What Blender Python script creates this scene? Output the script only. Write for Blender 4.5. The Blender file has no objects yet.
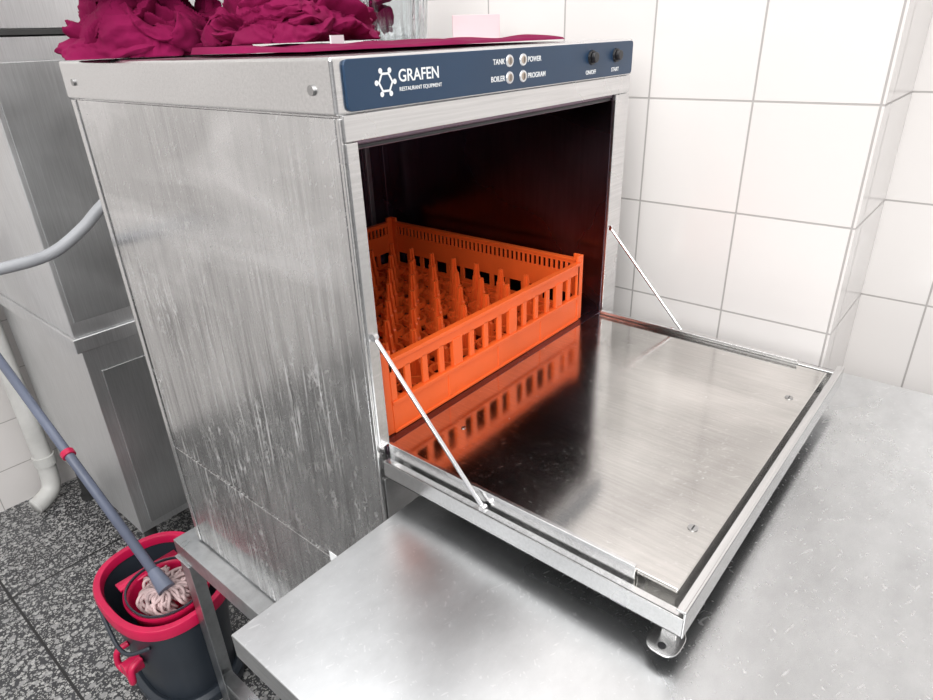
import bpy, bmesh, math, random
import numpy as np
from mathutils import Vector, Matrix, noise
random.seed(7)
S=0.82          # model units -> metres
FL=-1.565       # floor level in model units (0 = machine top)
scn=bpy.context.scene; COL=scn.collection
scn.view_settings.view_transform='Standard'

# ------------------------------------------------------------ node helpers
def new_mat(name):
    m=bpy.data.materials.new(name); m.use_nodes=True
    nt=m.node_tree; b=nt.nodes['Principled BSDF']; return m,nt,b
def N(nt,t,**k):
    n=nt.nodes.new(t)
    for a,v in k.items():
        if a.startswith('i_'): n.inputs[a[2:].replace('_',' ')].default_value=v
        else: setattr(n,a,v)
    return n
def ramp(nt,src,stops):
    r=nt.nodes.new('ShaderNodeValToRGB'); e=r.color_ramp.elements
    while len(e)<len(stops): e.new(.5)
    for el,(p,c) in zip(e,stops):
        el.position=p; el.color=(c,c,c,1) if isinstance(c,(int,float)) else (*c,1)
    nt.links.new(src,r.inputs[0]); return r
def coords(nt,scale=(1,1,1),loc=(0,0,0)):
    tc=N(nt,'ShaderNodeTexCoord'); mp=N(nt,'ShaderNodeMapping')
    mp.inputs['Scale'].default_value=[s/S for s in scale]; mp.inputs['Location'].default_value=loc
    nt.links.new(tc.outputs['Object'],mp.inputs['Vector']); return mp.outputs['Vector']
def noise_n(nt,vec,scale,detail=4,rough=.5,dist=0):
    n=N(nt,'ShaderNodeTexNoise'); n.inputs['Scale'].default_value=scale; n.inputs['Detail'].default_value=detail
    n.inputs['Roughness'].default_value=rough; n.inputs['Distortion'].default_value=dist
    nt.links.new(vec,n.inputs['Vector']); return n.outputs['Fac']
def mixc(nt,fac,a,b,mode='MIX'):
    m=N(nt,'ShaderNodeMix',data_type='RGBA',blend_type=mode)
    def put(i,v):
        if hasattr(v,'links'): nt.links.new(v,m.inputs[i])
        elif isinstance(v,(int,float)) : m.inputs[i].default_value=v if i==0 else (v,v,v,1)
        else: m.inputs[i].default_value=(*v,1)
    put(0,fac);put(6,a);put(7,b); return m.outputs[2]
def bump(nt,b,h,strength=.2,dist=.002):
    n=N(nt,'ShaderNodeBump'); n.inputs['Strength'].default_value=strength; n.inputs['Distance'].default_value=dist
    nt.links.new(h,n.inputs['Height']); nt.links.new(n.outputs[0],b.inputs['Normal'])
def plain(name,col,rough=.5,metal=0,spec=.5,nscale=0,namp=.15):
    m,nt,b=new_mat(name); b.inputs['Roughness'].default_value=rough; b.inputs['Metallic'].default_value=metal
    b.inputs['Specular IOR Level'].default_value=spec
    v=coords(nt); f=noise_n(nt,v,nscale or 9,5)
    r=ramp(nt,f,[(.3,tuple(c*(1-namp) for c in col)),(.7,tuple(min(1,c*(1+namp)) for c in col))])
    nt.links.new(r.outputs[0],b.inputs['Base Color']); return m
def steel(name,base=.62,rough=.3,brush=(1,60,60),tint=(1,1,1),dirt=.25,streak=None,metal=1.0,bstr=.08,blotch=3.0,scratch=None):
    m,nt,b=new_mat(name); b.inputs['Metallic'].default_value=metal
    br=noise_n(nt,coords(nt,brush),6,6,.65)
    bl=noise_n(nt,coords(nt),blotch,4,.5,.4)
    fine=noise_n(nt,coords(nt),45,4,.7)
    c1=tuple(base*.84*t for t in tint); c2=tuple(min(1,base*1.10*t) for t in tint)
    col=ramp(nt,br,[(.25,c1),(.75,c2)]).outputs[0]
    dk=ramp(nt,bl,[(.35,1-dirt),(.62,1.0)]).outputs[0]
    col=mixc(nt,1.0,col,dk,'MULTIPLY')
    rr=ramp(nt,bl,[(.3,rough*.75),(.7,rough*1.35)]).outputs[0]
    if scratch:
        for k,(an,am) in enumerate(scratch):
            tc=N(nt,'ShaderNodeTexCoord'); mp=N(nt,'ShaderNodeMapping'); mp.inputs['Rotation'].default_value=(an*.6,an*.3,an)
            nt.links.new(tc.outputs['Object'],mp.inputs[0]); mp2=N(nt,'ShaderNodeMapping'); mp2.inputs['Scale'].default_value=(1.3,60,60)
            nt.links.new(mp.outputs[0],mp2.inputs[0])
            sv=noise_n(nt,mp2.outputs[0],5,1,.4,.0)
            s1=ramp(nt,sv,[(.70,0.0),(.76,am)]).outputs[0]
            col=mixc(nt,s1,col,(.9,.9,.91)); rr=mixc(nt,s1,rr,.5)
    if streak:
        tc=N(nt,'ShaderNodeTexCoord'); sp=N(nt,'ShaderNodeSeparateXYZ'); nt.links.new(tc.outputs['Object'],sp.inputs[0])
        zl=N(nt,'ShaderNodeMapRange'); nt.links.new(sp.outputs[2],zl.inputs[0]); zl.inputs[1].default_value=-.18*S; zl.inputs[2].default_value=-.42*S; zl.inputs[3].default_value=.25; zl.inputs[4].default_value=1
        sv=noise_n(nt,coords(nt,streak),9,4,.65,.25)
        sm=noise_n(nt,coords(nt),5,3)
        s1=ramp(nt,sv,[(.56,0.0),(.64,1.0)]).outputs[0]; s2=ramp(nt,sm,[(.40,0.0),(.54,1.0)]).outputs[0]
        drip=mixc(nt,1.0,s1,s2,'MULTIPLY')
        spk=ramp(nt,noise_n(nt,coords(nt,(1,1,.5)),60,6,.8),[(.55,0.0),(.62,1.0)]).outputs[0]
        s3=ramp(nt,noise_n(nt,coords(nt,loc=(3,5,1)),6,3),[(.44,0.0),(.58,1.0)]).outputs[0]
        spk=mixc(nt,1.0,spk,s3,'MULTIPLY')
        fac=mixc(nt,1.0,drip,spk,'ADD'); fac=mixc(nt,1.0,fac,zl.outputs[0],'MULTIPLY'); fac=mixc(nt,1.0,fac,.72,'MULTIPLY')
        dv=noise_n(nt,coords(nt,(streak[0]*.6,streak[1]*.6,streak[2]*.7),(7,3,2)),6,3,.6)
        dd=ramp(nt,dv,[(.36,.62),(.56,1.0)]).outputs[0]
        dmix=mixc(nt,zl.outputs[0],1.0,dd); col=mixc(nt,1.0,col,dmix,'MULTIPLY')
        hz=ramp(nt,noise_n(nt,coords(nt,(1,1.2,3.5)),2.6,3,.5,.8),[(.44,0.0),(.68,.5)]).outputs[0]
        inv=N(nt,'ShaderNodeMapRange'); nt.links.new(sp.outputs[2],inv.inputs[0]); inv.inputs[1].default_value=-.45*S; inv.inputs[2].default_value=-.25*S; inv.inputs[3].default_value=.2; inv.inputs[4].default_value=1
        hz=mixc(nt,1.0,hz,inv.outputs[0],'MULTIPLY')
        col=mixc(nt,hz,col,(.96,.96,.97)); rr=mixc(nt,hz,rr,.36)
        col=mixc(nt,fac,col,(.95,.95,.96)); rr=mixc(nt,fac,rr,.7)
    nt.links.new(col,b.inputs['Base Color']); nt.links.new(rr,b.inputs['Roughness'])
    h=mixc(nt,.3,br,fine); bump(nt,b,h,bstr,.001); return m

M={}
M['body']=steel('brushed_steel_side',.66,.18,(60,60,1.5),dirt=.20,streak=(20,20,.9),metal=.96,blotch=2.2,bstr=.045,scratch=[(.9,.5),(2.0,.5)])
M['frame']=steel('steel_frame',.75,.23,(1,50,50),dirt=.10,bstr=.04)
M['door']=steel('worn_steel_door',.77,.13,(70,2,2),dirt=.34,tint=(1,.98,.945),blotch=3.8,bstr=.035,scratch=[(.8,.3),(2.2,.25),(1.4,.25)])
M['table']=steel('table_steel',.69,.26,(2,3,40),dirt=.16,tint=(.965,.985,1.0),blotch=1.6,bstr=.05,scratch=[(.4,.3),(1.5,.25),(2.6,.3)])
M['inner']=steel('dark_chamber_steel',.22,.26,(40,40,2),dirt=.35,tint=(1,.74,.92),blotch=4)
M['hood']=steel('grey_steel_cabinet',.76,.40,(60,60,2),dirt=.12,tint=(.98,.99,1.0))
M['hood_dark']=steel('grey_steel_panel',.58,.4,(60,60,2),dirt=.15,tint=(.97,.99,1.0))
M['stand']=steel('stand_steel',.70,.3,(8,8,8),dirt=.3,tint=(.95,.98,1.0))
M['rod']=plain('polished_rod',(.75,.75,.76),.2,1)
M['screw']=plain('screw_metal',(.42,.42,.42),.3,1)
M['navy']=plain('navy_label',(.013,.044,.098),.35,namp=.08)
M['white']=plain('white_print',(.9,.92,.93),.5,namp=.02)
M['black']=plain('black_plastic',(.012,.012,.014),.35)
M['ind']=plain('indicator_lens',(.40,.33,.27),.25)
M['bezel']=plain('indicator_bezel',(.75,.76,.78),.3,.6)
M['orange']=plain('orange_plastic',(.88,.13,.022),.40,nscale=6,namp=.12)
M['pink']=plain('pink_plastic',(.55,.009,.070),.35)
M['slate']=plain('slate_plastic',(.028,.036,.048),.38)
M['handle']=plain('blue_grey_handle',(.13,.15,.21),.4)
M['hose']=plain('grey_hose',(.30,.31,.33),.45)
M['pipe']=plain('white_pipe',(.62,.62,.60),.4)
M['yarn']=plain('mop_yarn',(.48,.36,.36),.95,nscale=30,namp=.5)
M['rubber']=plain('rubber_foot',(.03,.03,.03),.7)
M['card']=plain('pale_card',(.74,.55,.58),.45,namp=.03)
M['tag']=plain('cloth_tag',(.85,.85,.87),.8)
m,nt,b=new_mat('magenta_cloth'); v=coords(nt)
f=noise_n(nt,v,7,6,.6); r=ramp(nt,f,[(.3,(.125,.0012,.032)),(.7,(.215,.003,.060))])
nt.links.new(r.outputs[0],b.inputs['Base Color']); b.inputs['Roughness'].default_value=.9
b.inputs['Specular IOR Level'].default_value=.2
wv=noise_n(nt,v,260,2,.5); bump(nt,b,wv,.2,.001); M['cloth']=m
m,nt,b=new_mat('clear_glass'); b.inputs['Transmission Weight'].default_value=1; b.inputs['Roughness'].default_value=.04
b.inputs['IOR'].default_value=1.45; b.inputs['Base Color'].default_value=(.82,.86,.87,1)
f=noise_n(nt,coords(nt),20,2); bump(nt,b,f,.05,.002); M['glass']=m
def tile_mat(name,ax,off):
    m,nt,b=new_mat(name); tc=N(nt,'ShaderNodeTexCoord'); sp=N(nt,'ShaderNodeSeparateXYZ'); nt.links.new(tc.outputs['Object'],sp.inputs[0])
    def lin(o,sh):
        k=N(nt,'ShaderNodeMath',operation='MULTIPLY_ADD'); nt.links.new(o,k.inputs[0]); k.inputs[1].default_value=1/S; k.inputs[2].default_value=sh; return k.outputs[0]
    cb=N(nt,'ShaderNodeCombineXYZ'); nt.links.new(lin(sp.outputs[ax],-off[0]+.184*40),cb.inputs[0]); nt.links.new(lin(sp.outputs[2],-off[1]+.1864*40),cb.inputs[1])
    br=N(nt,'ShaderNodeTexBrick',offset=0.0,squash=1.0)
    nt.links.new(cb.outputs[0],br.inputs['Vector'])
    br.inputs['Scale'].default_value=1; br.inputs['Brick Width'].default_value=.184; br.inputs['Row Height'].default_value=.1864
    br.inputs['Mortar Size'].default_value=.0018; br.inputs['Mortar Smooth'].default_value=.25
    br.inputs['Color1'].default_value=(.74,.715,.70,1); br.inputs['Color2'].default_value=(.77,.745,.73,1); br.inputs['Mortar'].default_value=(.42,.40,.39,1)
    nt.links.new(br.outputs['Color'],b.inputs['Base Color'])
    rr=ramp(nt,br.outputs['Fac'],[(0,.16),(1,.7)]); nt.links.new(rr.outputs[0],b.inputs['Roughness'])
    inv=ramp(nt,br.outputs['Fac'],[(0,1.0),(1,0.0)]).outputs[0]
    wob=noise_n(nt,coords(nt),7,2)
    h=mixc(nt,.12,inv,wob); bump(nt,b,h,.5,.003); return m
M['tile_r']=tile_mat('tile_side',1,(.0213,-.1003))
M['tile_f']=tile_mat('tile_front',0,(.97,-.1003))
M['tile_r2']=tile_mat('tile_side_recess',1,(-.461,-.1003))
m,nt,b=new_mat('terrazzo'); v=coords(nt)
wn=noise_n(nt,v,6,4); cur=ramp(nt,wn,[(.3,(.030,.031,.035)),(.7,(.060,.062,.067))]).outputs[0]
for sc,th,c in ((34,.30,(.30,.30,.30)),(60,.30,(.46,.46,.45)),(95,.33,(.27,.27,.27)),(150,.30,(.42,.42,.40))):
    vo=N(nt,'ShaderNodeTexVoronoi'); vo.inputs['Scale'].default_value=sc; nt.links.new(v,vo.inputs['Vector'])
    dn=noise_n(nt,v,sc*2,2); ad=N(nt,'ShaderNodeMath',operation='MULTIPLY_ADD'); nt.links.new(dn,ad.inputs[0]); ad.inputs[1].default_value=.35
    nt.links.new(vo.outputs['Distance'],ad.inputs[2])
    fr=ramp(nt,ad.outputs[0],[(th+.14,1.0),(th+.19,0.0)]).outputs[0]
    cur=mixc(nt,fr,cur,c)
tc=N(nt,'ShaderNodeTexCoord'); br=N(nt,'ShaderNodeTexBrick',offset=0.0,squash=1.0)
mp=N(nt,'ShaderNodeMapping'); mp.inputs['Scale'].default_value=(1/S,1/S,1/S); mp.inputs['Location'].default_value=(8.27,8.0,0)
nt.links.new(tc.outputs['Object'],mp.inputs[0]); nt.links.new(mp.outputs[0],br.inputs['Vector'])
br.inputs['Scale'].default_value=1; br.inputs['Brick Width'].default_value=1.0; br.inputs['Row Height'].default_value=1.6; br.inputs['Mortar Size'].default_value=.004
cur=mixc(nt,br.outputs['Fac'],cur,(.012,.012,.013))
nt.links.new(cur,b.inputs['Base Color']); b.inputs['Roughness'].default_value=.35; M['floor']=m

# ------------------------------------------------------------ mesh builder
class MB:
    def __init__(s): s.bm=bmesh.new()
    def box(s,x0,x1,y0,y1,z0,z1,rot=None,piv=None):
        vs=[s.bm.verts.new((x,y,z)) for x in (x0,x1) for y in (y0,y1) for z in (z0,z1)]
        for f in ((0,1,3,2),(4,6,7,5),(0,4,5,1),(2,3,7,6),(0,2,6,4),(1,5,7,3)): s.bm.faces.new([vs[i] for i in f])
        if rot is not None:
            for v in vs: v.co=rot@(v.co-Vector(piv))+Vector(piv)
        return s
    def loft(s,rings,cap0=True,cap1=True,closed=True):
        R=[[s.bm.verts.new(p) for p in r] for r in rings]; n=len(R[0])
        for a,b_ in zip(R,R[1:]):
            for i in range(n if closed else n-1):
                j=(i+1)%n; s.bm.faces.new((a[i],a[j],b_[j],b_[i]))
        if cap0: s.bm.faces.new(R[0][::-1])
        if cap1: s.bm.faces.new(R[-1])
        return s
    def cyl(s,p0,p1,r0,r1=None,n=24):
        r1=r0 if r1 is None else r1; p0=Vector(p0);p1=Vector(p1); d=(p1-p0).normalized()
        a=d.orthogonal().normalized(); b_=d.cross(a)
        ring=lambda p,r:[p+(a*math.cos(t)+b_*math.sin(t))*r for t in [2*math.pi*i/n for i in range(n)]]
        return s.loft([ring(p0,r0),ring(p1,r1)])
    def tube(s,pts,r,n=12,closed=False,smooth=6,sq=1.0,cap=True,pinch=1.0,twist=0,fix=None):
        pts=[Vector(p) for p in pts]
        if smooth>1: pts=cat(pts,smooth,closed)
        m=len(pts); rings=[]; a=None
        for i,p in enumerate(pts):
            if closed: d=pts[(i+1)%m]-pts[i-1]
            else: d=pts[min(i+1,m-1)]-pts[max(i-1,0)]
            d.normalize()
            if a is None: a=d.cross(Vector((0,0,1))); a=a if a.length>.1 else d.orthogonal()
            a=(a-d*a.dot(d)).normalized(); b_=d.cross(a)
            tw=twist(i/(m-1)) if callable(twist) else twist
            A_=a*math.cos(tw)+b_*math.sin(tw); B_=b_*math.cos(tw)-a*math.sin(tw)
            rr=r(i/(m-1)) if callable(r) else r
            ring=[p+(A_*math.cos(t)+B_*math.copysign(abs(math.sin(t))**pinch,math.sin(t))*sq)*rr for t in [2*math.pi*k/n for k in range(n)]]
            if fix: ring=[fix(q) for q in ring]
            rings.append(ring)
        return s.loft(rings,cap,cap)
    def done(s,name,mat,parent=None,bevel=0,smooth=False,seg=2,label=None,**props):
        bmesh.ops.recalc_face_normals(s.bm,faces=s.bm.faces)
        me=bpy.data.meshes.new(name); s.bm.to_mesh(me); s.bm.free()
        o=bpy.data.objects.new(name,me); COL.objects.link(o); me.materials.append(M[mat] if isinstance(mat,str) else mat)
        if smooth:
            for p in me.polygons: p.use_smooth=True
        if bevel:
            md=o.modifiers.new('bevel','BEVEL'); md.width=bevel*S; md.segments=seg; md.limit_method='ANGLE'; md.angle_limit=math.radians(40)
            for p in me.polygons: p.use_smooth=True
            md.harden_normals=True
        if parent is not None: attach(o,parent)
        if label: o['label']=label
        for k,v in props.items(): o[k]=v
        return o
WORLD={}
def attach(o,parent):
    o.parent=parent; o.location=-WORLD.get(parent.name,Vector((0,0,0))) if parent.type=='EMPTY' else Vector((0,0,0))
def thing(name,base,label,category,**kw):
    e=bpy.data.objects.new(name,None); COL.objects.link(e); e.empty_display_size=.05; e.location=base
    WORLD[e.name]=Vector(base); e['label']=label; e['category']=category
    for k,v in kw.items(): e[k]=v
    return e
def cat(P,k,closed=False):
    out=[];n=len(P)
    for i in range(n if closed else n-1):
        if closed: a,b_,c,d=P[i-1],P[i],P[(i+1)%n],P[(i+2)%n]
        else: a,b_,c,d=P[max(i-1,0)],P[i],P[i+1],P[min(i+2,n-1)]
        for j in range(k):
            t=j/k; out.append(.5*((2*b_)+(c-a)*t+(2*a-5*b_+4*c-d)*t*t+(3*b_-a-3*c+d)*t**3))
    if not closed: out.append(P[-1])
    return out
def sell(cx,cy,z,rx,ry,e=2.6,n=64,rot=0):
    o=[]
    for i in range(n):
        t=2*math.pi*i/n; c,s_=math.cos(t),math.sin(t)
        x=rx*math.copysign(abs(c)**(2/e),c); y=ry*math.copysign(abs(s_)**(2/e),s_)
        o.append(Vector((cx+x*math.cos(rot)-y*math.sin(rot),cy+x*math.sin(rot)+y*math.cos(rot),z)))
    return o

# ------------------------------------------------------------ setting
def struct(o): o['kind']='structure'
struct(MB().box(-4,1.6,-4,2.3,FL-.05,FL).done('floor','floor'))
struct(MB().box(.733,.80,-.350,2.12,FL,1.6).done('wall_right','tile_r'))
struct(MB().box(.97,1.05,-4,-.25,FL,1.6).done('wall_right_recess','tile_r2'))
struct(MB().box(.733,.97,-.352,-.350,FL,1.6).done('wall_column_front','tile_f'))
struct(MB().box(-4,.80,2.12,2.2,FL,1.6).done('wall_back','tile_f'))

# ------------------------------------------------------------ dishwasher
dw=thing('dishwasher',(.3,.33,-.97),'open stainless steel dishwasher with navy control strip, on a stand','dishwasher')
b=MB(); b.box(0,.014,.001,.655,-.97,-.052).box(.563,.604,.001,.655,-.97,-.052).box(.014,.563,.56,.655,-.97,-.052)
b.box(.014,.563,.001,.56,-.97,-.470).box(.014,.563,.001,.56,-.078,-.052)
body=b.done('body','body',dw,.0015)
MB().box(-.003,0,.006,.640,-.712,-.056).done('side_panel','body',dw,.001)
MB().box(-.003,0,.006,.640,-.965,-.719).done('side_panel','body',dw,.001)
MB().box(-.005,.0,.642,.657,-.965,-.056).done('corner_trim','frame',dw,.001)
MB().box(-.004,.0,-.001,.004,-.965,-.056).done('corner_trim','frame',dw,.001)
b=MB(); b.box(.0,.016,-.004,.001,-.45,-.080).box(.560,.604,-.004,.001,-.47,-.080).box(0,.604,-.004,.001,-.079,-.053)
b.done('front_frame','frame',dw,.001)
b=MB(); b.box(.002,.602,-.003,.001,-.97,-.50); b.done('lower_front_panel','frame',dw,.001)
MB().box(-.007,.610,-.003,.662,-.054,0).done('lid','frame',dw,.004,seg=3)
MB().cyl((-.007,.03,-.03),(-.0095,.03,-.03),.005).done('screw','screw',dw)
MB().cyl((-.007,.62,-.03),(-.0095,.62,-.03),.005).done('screw','screw',dw)
MB().box(-.0036,-.003,.128,.146,-.725,-.706).done('sticker','white',dw)
b=MB(); b.box(.014,.016,.001,.556,-.465,-.079).box(.560,.563,.001,.556,-.465,-.079).box(.014,.563,.552,.557,-.465,-.079)
b.box(.014,.563,.001,.556,-.083,-.079).box(.014,.563,-.001,.556,-.470,-.456)
b.box(.545,.560,.540,.552,-.456,-.083).box(.016,.560,.004,.02,-.089,-.083)
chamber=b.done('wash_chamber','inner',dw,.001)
MB().box(.500,.512,.545,.552,-.456,-.083).done('guide_rail','hood_dark',dw,.001)
b=MB(); b.box(.02,.556,.003,.010,-.088,-.084); b.done('door_seal','black',dw,.001)
# door
door=MB()
door.box(0,.588,-.403,-.006,-.492,-.4895).box(0,.0025,-.403,-.006,-.492,-.468).box(.5855,.588,-.403,-.006,-.492,-.468)
door.box(0,.588,-.4035,-.401,-.492,-.459).box(0,.588,-.4035,-.394,-.462,-.4595).box(0,.010,-.403,-.006,-.4695,-.468).box(.578,.588,-.403,-.006,-.4695,-.468)
door=door.done('door','frame',dw,.0008)
MB().box(.0185,.549,-.388,.006,-.4885,-.4562).done('inner_panel','door',door,.002,seg=3)
for x0 in (.014,.5505):
    b=MB(); b.box(x0,x0+.003,-.346,-.004,-.489,-.449); b.box(x0-.004 if x0>.3 else x0-.001,x0+.004,-.346,-.004,-.450,-.4485); b.done('door_flange','frame',door,.0006)
for x,y in ((.107,-.365),(.44,-.365),(.107,-.05)):
    o=MB().cyl((x,y,-.4562),(x,y,-.4554),.0055 if y<-.3 else .003,n=20).done('screw','screw',door)
    MB().box(x-.004,x+.004,y-.0007,y+.0007,-.4555,-.45525).done('slot','black',o)
b=MB()
def foot(z,k=1): 
    o=[]
    for i in range(24):
        t=2*math.pi*i/24; o.append(Vector((.004+.020*k*math.copysign(abs(math.cos(t))**.7,math.cos(t)),-.388+.016*k*math.copysign(abs(math.sin(t))**.7,math.sin(t)),z)))
    return o
b.loft([foot(-.508),foot(-.5065)]); b.box(.010,.022,-.395,-.380,-.5075,-.4915)
b.done('foot_bracket','frame',door,.0006)
MB().cyl((-.006,-.388,-.5066),(-.006,-.388,-.506),.004,n=16).done('bracket_hole','black',door)
for x,xe in ((.008,.008),(.566,.570)):
    p=Vector((x,-.006,-.297)); q=Vector((xe,-.163,-.468))
    b=MB(); b.cyl(p,q,.0027,n=12); b.cyl(p+Vector((-.003,0,0)),p+Vector((.003,0,0)),.0045,n=16); b.cyl(q+Vector((-.003,0,0)),q+Vector((.003,0,0)),.0045,n=16)
    b.done('support_rod','rod',dw,smooth=False)
# control panel
def rrect(x0,x1,z0,z1,r,y,n=8):
    o=[]
    for cx,cz,a0 in ((x1-r,z1-r,0),(x0+r,z1-r,90),(x0+r,z0+r,180),(x1-r,z0+r,270)):
        for i in range(n+1):
            a=math.radians(a0+90*i/n); o.append(Vector((cx+r*math.cos(a),y,cz+r*math.sin(a))))
    return o
b=MB(); b.loft([rrect(.006,.602,-.0505,-.0025,.006,-.003),rrect(.006,.602,-.0505,-.0025,.006,-.0065)])
cp=b.done('control_panel','navy',dw,.0008)
YP=-.0066
def text(s,x,z,size,name='lettering',align='LEFT',bold=0):
    c=bpy.data.curves.new('t','FONT'); c.body=s; c.size=size; c.align_x=align; c.extrude=.00015; c.offset=bold
    o=bpy.data.objects.new('t',c); COL.objects.link(o); bpy.context.view_layer.update()
    me=bpy.data.meshes.new_from_object(o.evaluated_get(bpy.context.evaluated_depsgraph_get()))
    bpy.data.objects.remove(o)
    me.transform(Matrix.Translation((x,YP,z))@Matrix.Rotation(math.pi/2,4,'X'))
    me.materials.clear(); me.materials.append(M['white'])
    k=bpy.data.objects.new(name,me); COL.objects.link(k); attach(k,cp); k['label']='white printed lettering "%s"'%s; return k
text('GRAFEN',.0775,-.0272,.0170,bold=.00022)
text('RESTAURANT EQUIPMENT',.0780,-.0364,.0056,bold=.00003)
text('TANK',.2625,-.0195,.0088,align='RIGHT',bold=.00012); text('BOILER',.2625,-.0388,.0088,align='RIGHT',bold=.00012)
text('POWER',.3115,-.0195,.0088,bold=.00012); text('PROGRAM',.3115,-.0388,.0088,bold=.00012)
text('ON/OFF',.473,-.0440,.0080,align='CENTER',bold=.00015); text('START',.546,-.0440,.0080,align='CENTER',bold=.00015)
b=MB(); cx,cz=.059,-.0265
def ringm(b,cx,cz,ro,ri,n,rot=0):
    o=[Vector((cx+ro*math.cos(rot+2*math.pi*i/n),YP-.0002,cz+ro*math.sin(rot+2*math.pi*i/n))) for i in range(n)]
    i_=[Vector((cx+ri*math.cos(rot+2*math.pi*i/n),YP-.0002,cz+ri*math.sin(rot+2*math.pi*i/n))) for i in range(n)]
    O=[b.bm.verts.new(p) for p in o]; I=[b.bm.verts.new(p) for p in i_]
    for k in range(n): j=(k+1)%n; b.bm.faces.new((O[k],O[j],I[j],I[k]))
ringm(b,cx,cz,.0108,.0082,6)
for k in range(6):
    a=k*math.pi/3; ringm(b,cx+.0128*math.cos(a),cz+.0128*math.sin(a),.0027,.0002,16)
b.done('logo','white',cp)
for x,z in ((.2720,-.0165),(.3010,-.0165),(.2720,-.0358),(.3010,-.0358)):
    o=MB().cyl((x,-.0064,z),(x,-.0080,z),.0074,.0068,28).done('indicator_light','bezel',cp,smooth=False)
    MB().cyl((x,-.0080,z),(x,-.0086,z),.0048,.0042,24).done('lens','ind',o)
    b=MB(); b.box(x-.0006,x+.0006,-.0089,-.0086,z-.003,z+.003); b.done('symbol','black',o)
for x in (.473,.546):
    o=MB().cyl((x,-.0064,-.0215),(x,-.010,-.0215),.0100,.0094,28).done('button','black',cp)
    MB().cyl((x,-.010,-.0215),(x,-.016,-.0215),.0075,.0070,28).done('button_cap','black',o,.001)

# ------------------------------------------------------------ dish rack
rk=thing('dish_rack',(.272,.255,-.455),'square orange plastic rack with upright pegs inside the open dishwasher','dish rack')
X0,X1,Y0,Y1,ZB=.030,.514,.014,.498,-.4555
H=.117; T=.0045
def wall(b,axis,c0,c1,lo,hi,style):
    def bx(l,h,z0,z1,e=0):
        if axis=='x': b.box(l,h,c0-e,c1+e,ZB+z0,ZB+z1)
        else: b.box(c0-e,c1+e,l,h,ZB+z0,ZB+z1)
    if style=='outer':
        bx(lo,hi,0,.044); bx(lo,hi,.042,.048,.003); bx(lo,hi,.088,.103); bx(lo,hi,.103,.109,.003); bx(lo,hi,.0,.004,.002)
        n=14; st=(hi-lo)/n
        for i in range(n+1):
            x=lo+i*st; w=.005 if i%4 else .010
            bx(max(lo,x-w),min(hi,x+w),.048,.090, .0012 if i%4==0 else 0)
        for i in range(5):
            x=lo+i*(hi-lo)/4; bx(max(lo,x-.006),min(hi,x+.006),.004,.042,.0012)
    else:
        bx(lo,hi,0,.020); bx(lo,hi,.044,.084); bx(lo,hi,.101,.107); bx(lo,hi,.107,.111,.003)
        n=44; st=(hi-lo)/n
        for i in range(n+1):
            x=lo+i*st; bx(max(lo,x-.0022),min(hi,x+.0022),.084,.101)
        for i in range(13):
            x=lo+i*(hi-lo)/12; bx(max(lo,x-.005),min(hi,x+.005),.020,.044)
def rackwall(ax,c0,c1,lo,hi,st):
    b=MB(); wall(b,ax,c0,c1,lo,hi,st); return b.done('rack_wall','orange',rk,.0006,seg=1)
rackwall('x',Y0,Y0+T,X0+.012,X1-.012,'outer')
rackwall('x',Y1-T,Y1,X0+.012,X1-.012,'inner')
rackwall('y',X1-T,X1,Y0+.012,Y1-.012,'inner')
rackwall('y',X0,X0+T,Y0+.012,Y1-.012,'outer')
for cx,cy,sx,sy in ((X0,Y0,1,1),(X1,Y0,-1,1),(X0,Y1,1,-1),(X1,Y1,-1,-1)):
    b=MB(); a=.018
    b.box(min(cx,cx+sx*a),max(cx,cx+sx*a),min(cy,cy+sy*.0055),max(cy,cy+sy*.0055),ZB,ZB+H+.003)
    b.box(min(cx,cx+sx*.0055),max(cx,cx+sx*.0055),min(cy+sy*.0055,cy+sy*a),max(cy+sy*.0055,cy+sy*a),ZB,ZB+H+.003)
    b.done('corner_post','orange',rk,.0015)
b=MB(); n=14
for i in range(n+1):
    x=X0+.006+(X1-X0-.012)*i/n; b.box(x-.0025,x+.0025,Y0+.004,Y1-.004,ZB+.004,ZB+.013)
    y=Y0+.006+(Y1-Y0-.012)*i/n; b.box(X0+.004,X1-.004,y-.0025,y+.0025,ZB+.0035,ZB+.0125)
b.done('rack_grid','orange',rk)
NP=8; pm=None; sp=(X1-X0-.03)/NP
def ringf(x,y,ro,ri,z0,z1,b,n=20):
    def rg(r,z): return [Vector((x+r*math.cos(2*math.pi*i/n),y+r*math.sin(2*math.pi*i/n),z)) for i in range(n)]
    b.loft([rg(ri,z0),rg(ro,z0),rg(ro,z1),rg(ri,z1),rg(ri,z0)],False,False)
b=MB()
for i in range(NP):
    for j in range(NP):
        ringf(X0+.015+sp*(i+.5),Y0+.015+sp*(j+.5),.022,.017,ZB+.012,ZB+.022,b)
b.done('base_ring_pattern','orange',rk)
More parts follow.
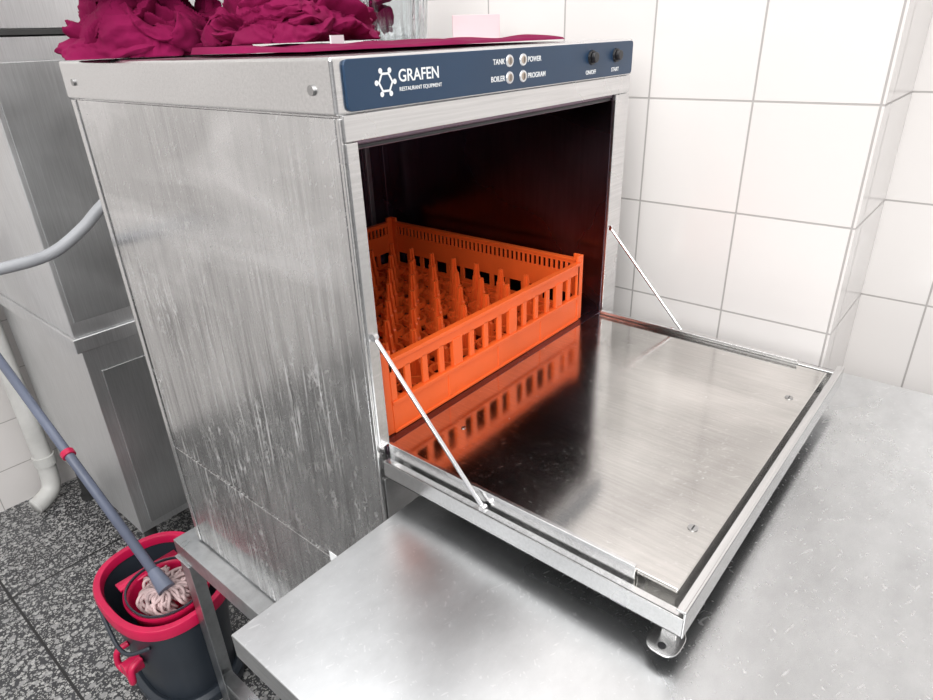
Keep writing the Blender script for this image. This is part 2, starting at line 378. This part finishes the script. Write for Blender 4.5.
for i in range(NP-1):
    for j in range(NP-1):
        x=X0+.015+sp*(i+1); y=Y0+.015+sp*(j+1)
        if pm is None:
            b=MB(); h=.078
            def r4(wx,wy,z): return [Vector((-wx,-wy,z)),Vector((wx,-wy,z)),Vector((wx,wy,z)),Vector((-wx,wy,z))]
            b.loft([r4(.0130,.003,0),r4(.0115,.0028,.028),r4(.0092,.0026,.031),r4(.0078,.0024,.053),r4(.0062,.0022,.055),r4(.0046,.0020,h)])
            b.loft([r4(.003,.0130,0),r4(.0028,.0115,.028),r4(.0026,.0092,.031),r4(.0024,.0078,.053),r4(.0022,.0062,.055),r4(.0020,.0046,h-.0005)])
            o=b.done('peg','orange'); pm=o
        else:
            o=pm.copy(); COL.objects.link(o)
        o.parent=rk; o.location=Vector((x,y,ZB+.010))-WORLD[rk.name]

# ------------------------------------------------------------ stand
st=thing('machine_stand',(.3,.35,FL),'stainless steel angle-iron stand carrying the dishwasher','stand')
xa,xb,ya,yb,zt=-.040,.620,.010,.700,-.971
for sx,x in ((1,xa),(-1,xb)):
    for sy,y in ((1,ya),(-1,yb)):
        b=MB(); b.box(min(x,x+sx*.042),max(x,x+sx*.042),min(y,y+sy*.003),max(y,y+sy*.003),FL,zt-.003); b.box(min(x,x+sx*.003),max(x,x+sx*.003),min(y,y+sy*.042),max(y,y+sy*.042),FL,zt-.003)
        b.done('leg','stand',st,.0008)
for x,s_ in ((xa,1),(xb,-1)):
    b=MB(); b.box(min(x,x+s_*.045),max(x,x+s_*.045),ya,yb,zt-.003,zt); b.box(min(x,x+s_*.003)-.0005,max(x,x+s_*.003)+.0005,ya,yb,zt-.045,zt-.001)
    b.done('rail','stand',st,.0008)
for y,s_ in ((ya,1),(yb,-1)):
    b=MB(); b.box(xa,xb,min(y,y+s_*.045),max(y,y+s_*.045),zt-.0035,zt-.0005); b.box(xa,xb,min(y,y+s_*.003),max(y,y+s_*.003),zt-.045,zt-.001)
    b.done('rail','stand',st,.0008)
for x in (xa+.02,xb-.02):
    MB().box(x-.016,x+.016,ya+.01,yb-.01,FL+.12,FL+.135).done('lower_rail','stand',st,.001)
b=MB(); b.box(xa-.006,xa+.05,yb-.055,yb+.006,zt-.0505,zt-.0475); b.done('corner_plate','stand',st,.001)

# ------------------------------------------------------------ table
tb=thing('work_table',(.22,-.7,FL),'scratched stainless steel work table in front of the dishwasher','table')
x0,x1,y0,y1,z1=-.250,.702,-1.5,-.040,-.522
b=MB(); b.box(x0,x1,y0,y1,z1-.003,z1); b.box(x0,x0+.003,y0,y1,z1-.032,z1-.001).box(x1-.003,x1,y0,y1,z1-.032,z1-.001).box(x0,x1,y1-.003,y1,z1-.032,z1-.001).box(x0,x1,y0,y0+.003,z1-.032,z1-.001)
b.done('tabletop','table',tb,.0022,seg=3)
for x in (x0+.05,x1-.05):
    for y in (y0+.05,y1-.05):
        MB().box(x-.02,x+.02,y-.02,y+.02,FL,z1-.003).done('leg','stand',tb,.003)
MB().box(x0+.05,x1-.05,y1-.06,y1-.04,-.60,-.56).done('rail','stand',tb,.002)

# ------------------------------------------------------------ cabinet behind
cb=thing('hood_dishwasher',(.39,1.65,FL),'tall grey stainless steel hood machine against the back wall','kitchen appliance')
MB().box(.072,.71,1.31,1.99,-1.376,-.725).done('lower_body','hood',cb,.002)
MB().box(.105,.68,1.305,1.312,-1.35,-.80).done('lower_panel','hood_dark',cb,.002)
MB().box(.055,.722,1.29,2.0,-.725,-.683).done('worktop_lip','hood',cb,.003)
MB().box(.062,.715,1.30,1.98,-.683,.048).done('hood','hood',cb,.003)
MB().box(.075,.70,1.298,1.302,-.64,-.005).done('hood_panel','hood_dark',cb,.001)
MB().box(.055,.722,1.295,1.985,.050,.062).done('hood_trim','rubber',cb,.001)
MB().box(.062,.715,1.30,1.98,.062,.52).done('upper_body','hood',cb,.003)
for x in (.11,.67):
    for y in (1.36,1.94):
        MB().cyl((x,y,FL),(x,y,-1.376),.02,n=20).cyl((x,y,FL),(x,y,FL+.02),.03,n=20).done('foot','rubber',cb)

# ------------------------------------------------------------ hose & pipe
h=MB().tube([(-.62,1.25,-.62),(-.42,1.10,-.43),(-.26,.93,-.355),(-.137,.86,-.342),(-.051,.85,-.334),(.015,.845,-.300),(.062,.84,-.263),(.14,.80,-.20),(.22,.72,-.17),(.25,.67,-.165)],.0112,16,smooth=8).done('hose','hose',smooth=True)
h['label']='grey flexible water hose running into the back of the dishwasher'; h['category']='hose'
p=MB().tube([(.028,2.03,-.68),(.030,2.03,-.9),(.030,2.03,-1.2),(.028,2.03,-1.42),(.015,2.02,-1.50),(-.03,2.0,-1.525),(-.06,1.99,-1.53)],.032,20,smooth=8).done('drain_pipe','pipe',smooth=True)
p['label']='white plastic drain pipe running down the tiled wall'; p['category']='pipe'
MB().cyl((.030,2.03,-1.40),(.030,2.03,-1.36),.038,n=24).done('collar','pipe',p)

# ------------------------------------------------------------ bucket
BX,BY=-.028,.915; RX,RY=.138,.182; ZR=-1.235
bk=thing('mop_bucket',(BX,BY,FL),'dark grey mop bucket with pink rim on the terrazzo floor','bucket')
e=2.5
b=MB(); R=[sell(BX,BY,FL+.022,RX*.70,RY*.74,e),sell(BX,BY,FL+.03,RX*.78,RY*.8,e),sell(BX,BY,FL+.18,RX*.88,RY*.89,e),sell(BX,BY,ZR,RX*.98,RY*.98,e),
   sell(BX,BY,ZR,RX*.94,RY*.95,e),sell(BX,BY,FL+.18,RX*.84,RY*.86,e),sell(BX,BY,FL+.035,RX*.72,RY*.76,e)]
b.loft(R); b.done('bucket_body','slate',bk,.002,smooth=True)
b=MB(); b.loft([sell(BX,BY,FL+.003,RX*.95,RY*.96,e),sell(BX,BY,FL+.03,RX*.95,RY*.96,e),sell(BX,BY,FL+.04,RX*.86,RY*.88,e),sell(BX,BY,FL+.024,RX*.6,RY*.6,e)]); b.done('base','slate',bk,.003)
b=MB(); rim=lambda k,z:sell(BX,BY,z,RX*k,RY*(1-(1-k)*.74),e)
b.loft([rim(1.0,ZR-.028),rim(1.05,ZR-.028),rim(1.06,ZR-.004),rim(1.04,ZR+.004),rim(.93,ZR+.004),rim(.91,ZR-.004),rim(.90,ZR-.02),rim(.92,ZR-.02),rim(.95,ZR-.004),rim(1.0,ZR-.008),rim(1.0,ZR-.028)],False,False); b.done('rim','pink',bk,.0015,smooth=True)
wx,wy=BX-.008,BY-.050; b=MB()
g=lambda k,z,q=1:sell(wx,wy,z,.098*k,.108*k,2.2)
b.loft([g(1.0,ZR+.012),g(1.02,ZR+.004),g(.93,ZR-.01),g(.82,ZR-.11),g(.0+.5,ZR-.125),g(.5,ZR-.12),g(.78,ZR-.105),g(.88,ZR-.005),g(.90,ZR+.006),g(1.0,ZR+.012)],False,False)
b.box(wx-.08,wx+.08,wy+.090,wy+.122,ZR-.006,ZR+.002)
b.done('wringer_basket','pink',bk,smooth=True)
b=MB(); b.loft([g(.96,ZR+.0115),g(.96,ZR+.0145),g(.92,ZR+.0145),g(.92,ZR+.0085)],False,False); b.done('wringer_trim','slate',bk)
b=MB(); b.tube([(BX-RX*1.03,BY+.05,ZR-.012),(BX-RX*1.10,BY-.02,ZR-.05),(BX-RX*1.12,BY-.06,ZR-.07),(BX-RX*1.05,BY-.10,ZR-.07),(BX-RX*.80,BY-.14,ZR-.05)],.005,12,smooth=8)
b.done('carry_handle','slate',bk,smooth=True)
b=MB(); cx,cy,cz=BX-RX*.98,BY-.06,-1.37
b.tube([(cx+.01,cy-.035,cz+.03),(cx-.018,cy-.04,cz+.02),(cx-.025,cy-.04,cz-.02),(cx-.02,cy,cz-.03),(cx-.025,cy+.04,cz-.02),(cx-.018,cy+.04,cz+.02),(cx+.01,cy+.035,cz+.03)],.008,10,smooth=6)
b.cyl((cx+.015,cy,cz-.01),(cx-.028,cy,cz-.01),.022,n=20); b.done('drain_clip','pink',bk,.002)
for sx in (-1,1):
    for sy in (-1,1):
        x=BX+sx*RX*.7;y=BY+sy*RY*.72; MB().cyl((x-.01,y,FL+.018),(x+.01,y,FL+.018),.018,n=20).done('caster','rubber',bk)

# mop
mp_=thing('mop',(-.04,.86,-1.24),'string mop with slate handle and pink collar, resting in the bucket','mop')
A=Vector((-.046,.855,-1.200)); Bq=Vector((-.067,2.085,-.520)); d=(Bq-A)
MB().cyl(A,Bq,.0125,n=20).done('mop_handle','handle',mp_,smooth=True)
c=A+d*.33; MB().cyl(c-d*.006,c+d*.006,.018,n=20).done('handle_collar','pink',mp_,.001)
c=A; MB().cyl(c-d*.015,c+d*.030,.022,.015,n=20).done('mop_socket','handle',mp_,.001)
b=MB()
for i in range(140):
    a=random.uniform(0,2*math.pi); r1=random.uniform(.03,.080); a2=a+random.uniform(-.5,.5)
    cxm,cym=(wx+A.x)/2,(wy+A.y)/2
    p0=A+Vector((random.uniform(-.012,.012),random.uniform(-.012,.012),-.014))
    pts=[p0,Vector((cxm+math.cos(a)*r1*.55,cym+math.sin(a)*r1*.6,ZR+.012+random.uniform(-.008,.010))),
         Vector((wx+math.cos(a2)*r1*.96,wy+math.sin(a2)*r1*1.03,ZR+.002+random.uniform(-.012,.010))),
         Vector((wx+math.cos(a2+.3)*r1*.88,wy+math.sin(a2+.3)*r1*.92,ZR-.022))]
    b.tube(pts,.0042,6,smooth=5)
b.done('mop_head','yarn',mp_,smooth=True)

# ------------------------------------------------------------ cloths
def crumple(name,cx,cy,z0,rx,ry,h,seed,label,nr=9,rr0=.022):
    rnd=random.Random(seed); b=MB(); n=340; m_=110; off=Vector((seed*3.1,seed*1.7,0))
    def crease(p,amp=.0055,f=26):
        q=Vector((p.x,p.y,p.z*1.4))*f+off
        w=Vector((noise.noise(q*.45),noise.noise(q*.45+Vector((5,0,0))),noise.noise(q*.45+Vector((0,5,0)))))*2.0
        a=abs(noise.noise(q*.8+w)); c_=abs(noise.noise(q*1.9+w*1.4))
        return amp*((1-min(1,a*3.2))*1.1-.35)+amp*.45*((1-min(1,c_*3.0))-.4)
    rings=[]
    for j in range(m_):
        v=(j+.5)/m_; ring=[]
        for i in range(n):
            t=2*math.pi*i/n; w=1+.16*noise.noise(Vector((math.cos(t)*1.6,math.sin(t)*1.6,seed)))
            ph=v*math.pi*.56
            r=math.sin(ph)**.85; x=math.cos(t)*r*rx*w; y=math.sin(t)*r*ry*w; z=max(0,math.cos(ph))**.8*h if ph<math.pi/2 else 0
            q=Vector((x,y,z*2.4))*9+off
            wr=Vector((noise.noise(q*.5),noise.noise(q*.5+Vector((9,0,0))),noise.noise(q*.5+Vector((0,9,0)))))
            q2=q+wr*2.6
            f1=1-abs(noise.noise(q2*1.0))*3.0
            P=Vector((x,y,z)); nv=Vector((x/rx/rx,y/ry/ry,z/h/h+.001)).normalized()
            k=min(1,z/.03+.35)
            P+=nv*((max(f1,0)**1.1)*.030-.018+crease(P))*k
            P.z=max(P.z,.0015 if j<m_-1 else .001)
            ring.append(Vector((cx+P.x,cy+P.y,z0+P.z)))
        rings.append(ring)
    b.loft(rings,True,True)
    for k in range(nr):
        el=rnd.uniform(.08,1.05); a0=math.radians(rnd.uniform(150,330)); span=math.radians(rnd.uniform(60,120)); pts=[]; tl=rnd.uniform(-.5,.5)
        for q in range(8):
            s_=q/7-.5; a=a0+span*s_; e2=max(.06,el+tl*s_*1.3+.12*math.sin(q*1.9+k)); f=1.0+.05*math.sin(q*1.7+k*2)-(.16 if q in (0,7) else 0)
            pts.append(Vector((cx+math.cos(a)*math.cos(e2)*rx*f,cy+math.sin(a)*math.cos(e2)*ry*f,z0+max(.010,math.sin(e2)*h*f))))
        rad=rnd.uniform(rr0,rr0*1.6); sd=rnd.random()*9; t0=rnd.uniform(-.9,.9)
        def fix(p,cxx=cx,cyy=cy,zz=z0):
            q=Vector((p.x-cxx,p.y-cyy,p.z-zz)); d_=q.normalized()*crease(q,.0045,34)
            p=p+d_; p.z=max(p.z,zz+.0012); return p
        b.tube(pts,lambda s_,r=rad,sd=sd:r*(.15+.85*math.sin(math.pi*min(1,max(0,s_)))**.5)*(.75+.7*abs(noise.noise(Vector((s_*5,sd,0))))),36,smooth=14,sq=.42,pinch=1.6,twist=lambda s_,t0=t0,sd=sd:t0+1.6*noise.noise(Vector((s_*2.5,0,sd))),fix=fix)
    o=b.done(name,'cloth',smooth=True); o['label']=label; o['category']='cloth'; o['group']='crumpled cloths on the dishwasher'
    return o
L='crumpled magenta cotton cloth heaped on top of the dishwasher'
crumple('crumpled_cloth',.100,.530,.001,.120,.110,.078,1,L)
crumple('crumpled_cloth',.188,.315,.012,.108,.085,.068,2,L)
crumple('crumpled_cloth',.125,.510,.092,.120,.110,.072,5,L)
# flat cloth
b=MB(); nx,ny=110,60
for layer,zz in enumerate((.0012,.0068)):
    G=[]
    for i in range(nx+1):
        row=[]
        for j in range(ny+1):
            u_,v_=i/nx,j/ny; x=.030+.440*u_+.006*math.sin(v_*7); y=.040+.29*v_+.045*(1-u_)*(1-v_)+.005*math.sin(u_*11)
            z=zz+ (.004*abs(noise.noise(Vector((x*12,y*12,5))))*2 if layer else 0)
            if layer and min(u_,1-u_,v_,1-v_)<.001: z=.004
            row.append(b.bm.verts.new((x,y,z)))
        G.append(row)
    for i in range(nx):
        for j in range(ny): b.bm.faces.new((G[i][j],G[i+1][j],G[i+1][j+1],G[i][j+1]))
o=b.done('folded_cloth','cloth',smooth=True); o['label']='flat magenta cloth spread under the heap on the dishwasher lid'; o['category']='cloth'
MB().box(.150,.180,.190,.192,.010,.020,Matrix.Rotation(.3,3,'Z'),(.165,.19,.016)).done('cloth_tag','tag',o)

# glass jar
jx,jy=.470,.398
jr=thing('glass_jar',(jx,jy,.0005),'clear ribbed glass jar holding red cloth, on the dishwasher','jar')
def rb(r,z,n=144): return [Vector((jx+math.cos(2*math.pi*i/n)*r*(1+.030*math.cos(18*2*math.pi*i/n)),jy+math.sin(2*math.pi*i/n)*r*(1+.030*math.cos(18*2*math.pi*i/n)),z)) for i in range(n)]
b=MB(); b.loft([rb(.048,.0005),rb(.056,.004),rb(.062,.08),rb(.067,.19),rb(.061,.19),rb(.056,.08),rb(.049,.012),rb(.03,.009)]); b.done('jar_glass','glass',jr,smooth=True)
b=MB(); pts=[(jx+math.cos(i*1.3)*.016-.020,jy+math.sin(i*1.3)*.016+.012,.022+i*.0065) for i in range(14)]
b.tube(pts,.016,16,smooth=6,sq=.5,pinch=1.5); b.done('jar_contents','cloth',jr,smooth=True)
ch=thing('card_holder',(.62,.31,.001),'small pale plastic card holder standing beside the jar','holder')
rz=Matrix.Rotation(math.radians(-35),3,'Z'); pv=(.610,.322,0)
MB().box(.564,.656,.32,.324,.004,.048,rz,pv).done('card','card',ch,.001)
MB().box(.567,.653,.310,.345,.0005,.006,rz,pv).done('holder_base','card',ch,.001)

# ------------------------------------------------------------ camera
yaw,pitch,roll=.7168,.4580,-.0389
F=Vector((math.cos(yaw)*math.cos(pitch),math.sin(yaw)*math.cos(pitch),-math.sin(pitch)))
r=F.cross(Vector((0,0,1))).normalized(); u=r.cross(F)
r2=r*math.cos(roll)+u*math.sin(roll); u2=-r*math.sin(roll)+u*math.cos(roll)
cam=bpy.data.cameras.new('camera'); co=bpy.data.objects.new('camera',cam); COL.objects.link(co)
cam.sensor_width=36; cam.lens=637.72*36/933; cam.clip_start=.01
CP=Vector((-.4296,-.5283,.0138))
co.matrix_world=Matrix(((r2.x,u2.x,-F.x,CP.x),(r2.y,u2.y,-F.y,CP.y),(r2.z,u2.z,-F.z,CP.z),(0,0,0,1)))
scn.camera=co

# ------------------------------------------------------------ lights
def area(name,loc,target,size,power,col=(1,1,1)):
    l=bpy.data.lights.new(name,'AREA'); l.shape='RECTANGLE'; l.size=size[0]; l.size_y=size[1]; l.energy=power; l.color=col
    o=bpy.data.objects.new(name,l); COL.objects.link(o); o.location=loc
    o.rotation_euler=(Vector(target)-Vector(loc)).to_track_quat('-Z','Y').to_euler(); return o
area('window_light',(-2.2,-1.2,1.3),(.2,.1,-.6),(1.8,1.4),58,(1,.98,.955))
area('ceiling_light',(-.3,.2,1.7),(-.1,.2,-1),(1.6,1.6),22,(1,.98,.97))
w=bpy.data.worlds.new('world'); scn.world=w; w.use_nodes=True; nt=w.node_tree; bg=nt.nodes['Background']
tc=N(nt,'ShaderNodeTexCoord'); sp=N(nt,'ShaderNodeSeparateXYZ'); nt.links.new(tc.outputs['Generated'],sp.inputs[0])
rp=ramp(nt,sp.outputs[2],[(.0,(.28,.275,.28)),(.12,(.66,.65,.66)),(.5,(.97,.96,.96)),(1,(1,1,1))])
nt.links.new(rp.outputs[0],bg.inputs[0]); bg.inputs[1].default_value=1.0

# ------------------------------------------------------------ to metres, floor at z=0
for me in bpy.data.meshes: me.transform(Matrix.Scale(S,4))
for o in COL.objects:
    o.location=o.location*S
    if o.parent is None: o.location.z-=FL*S
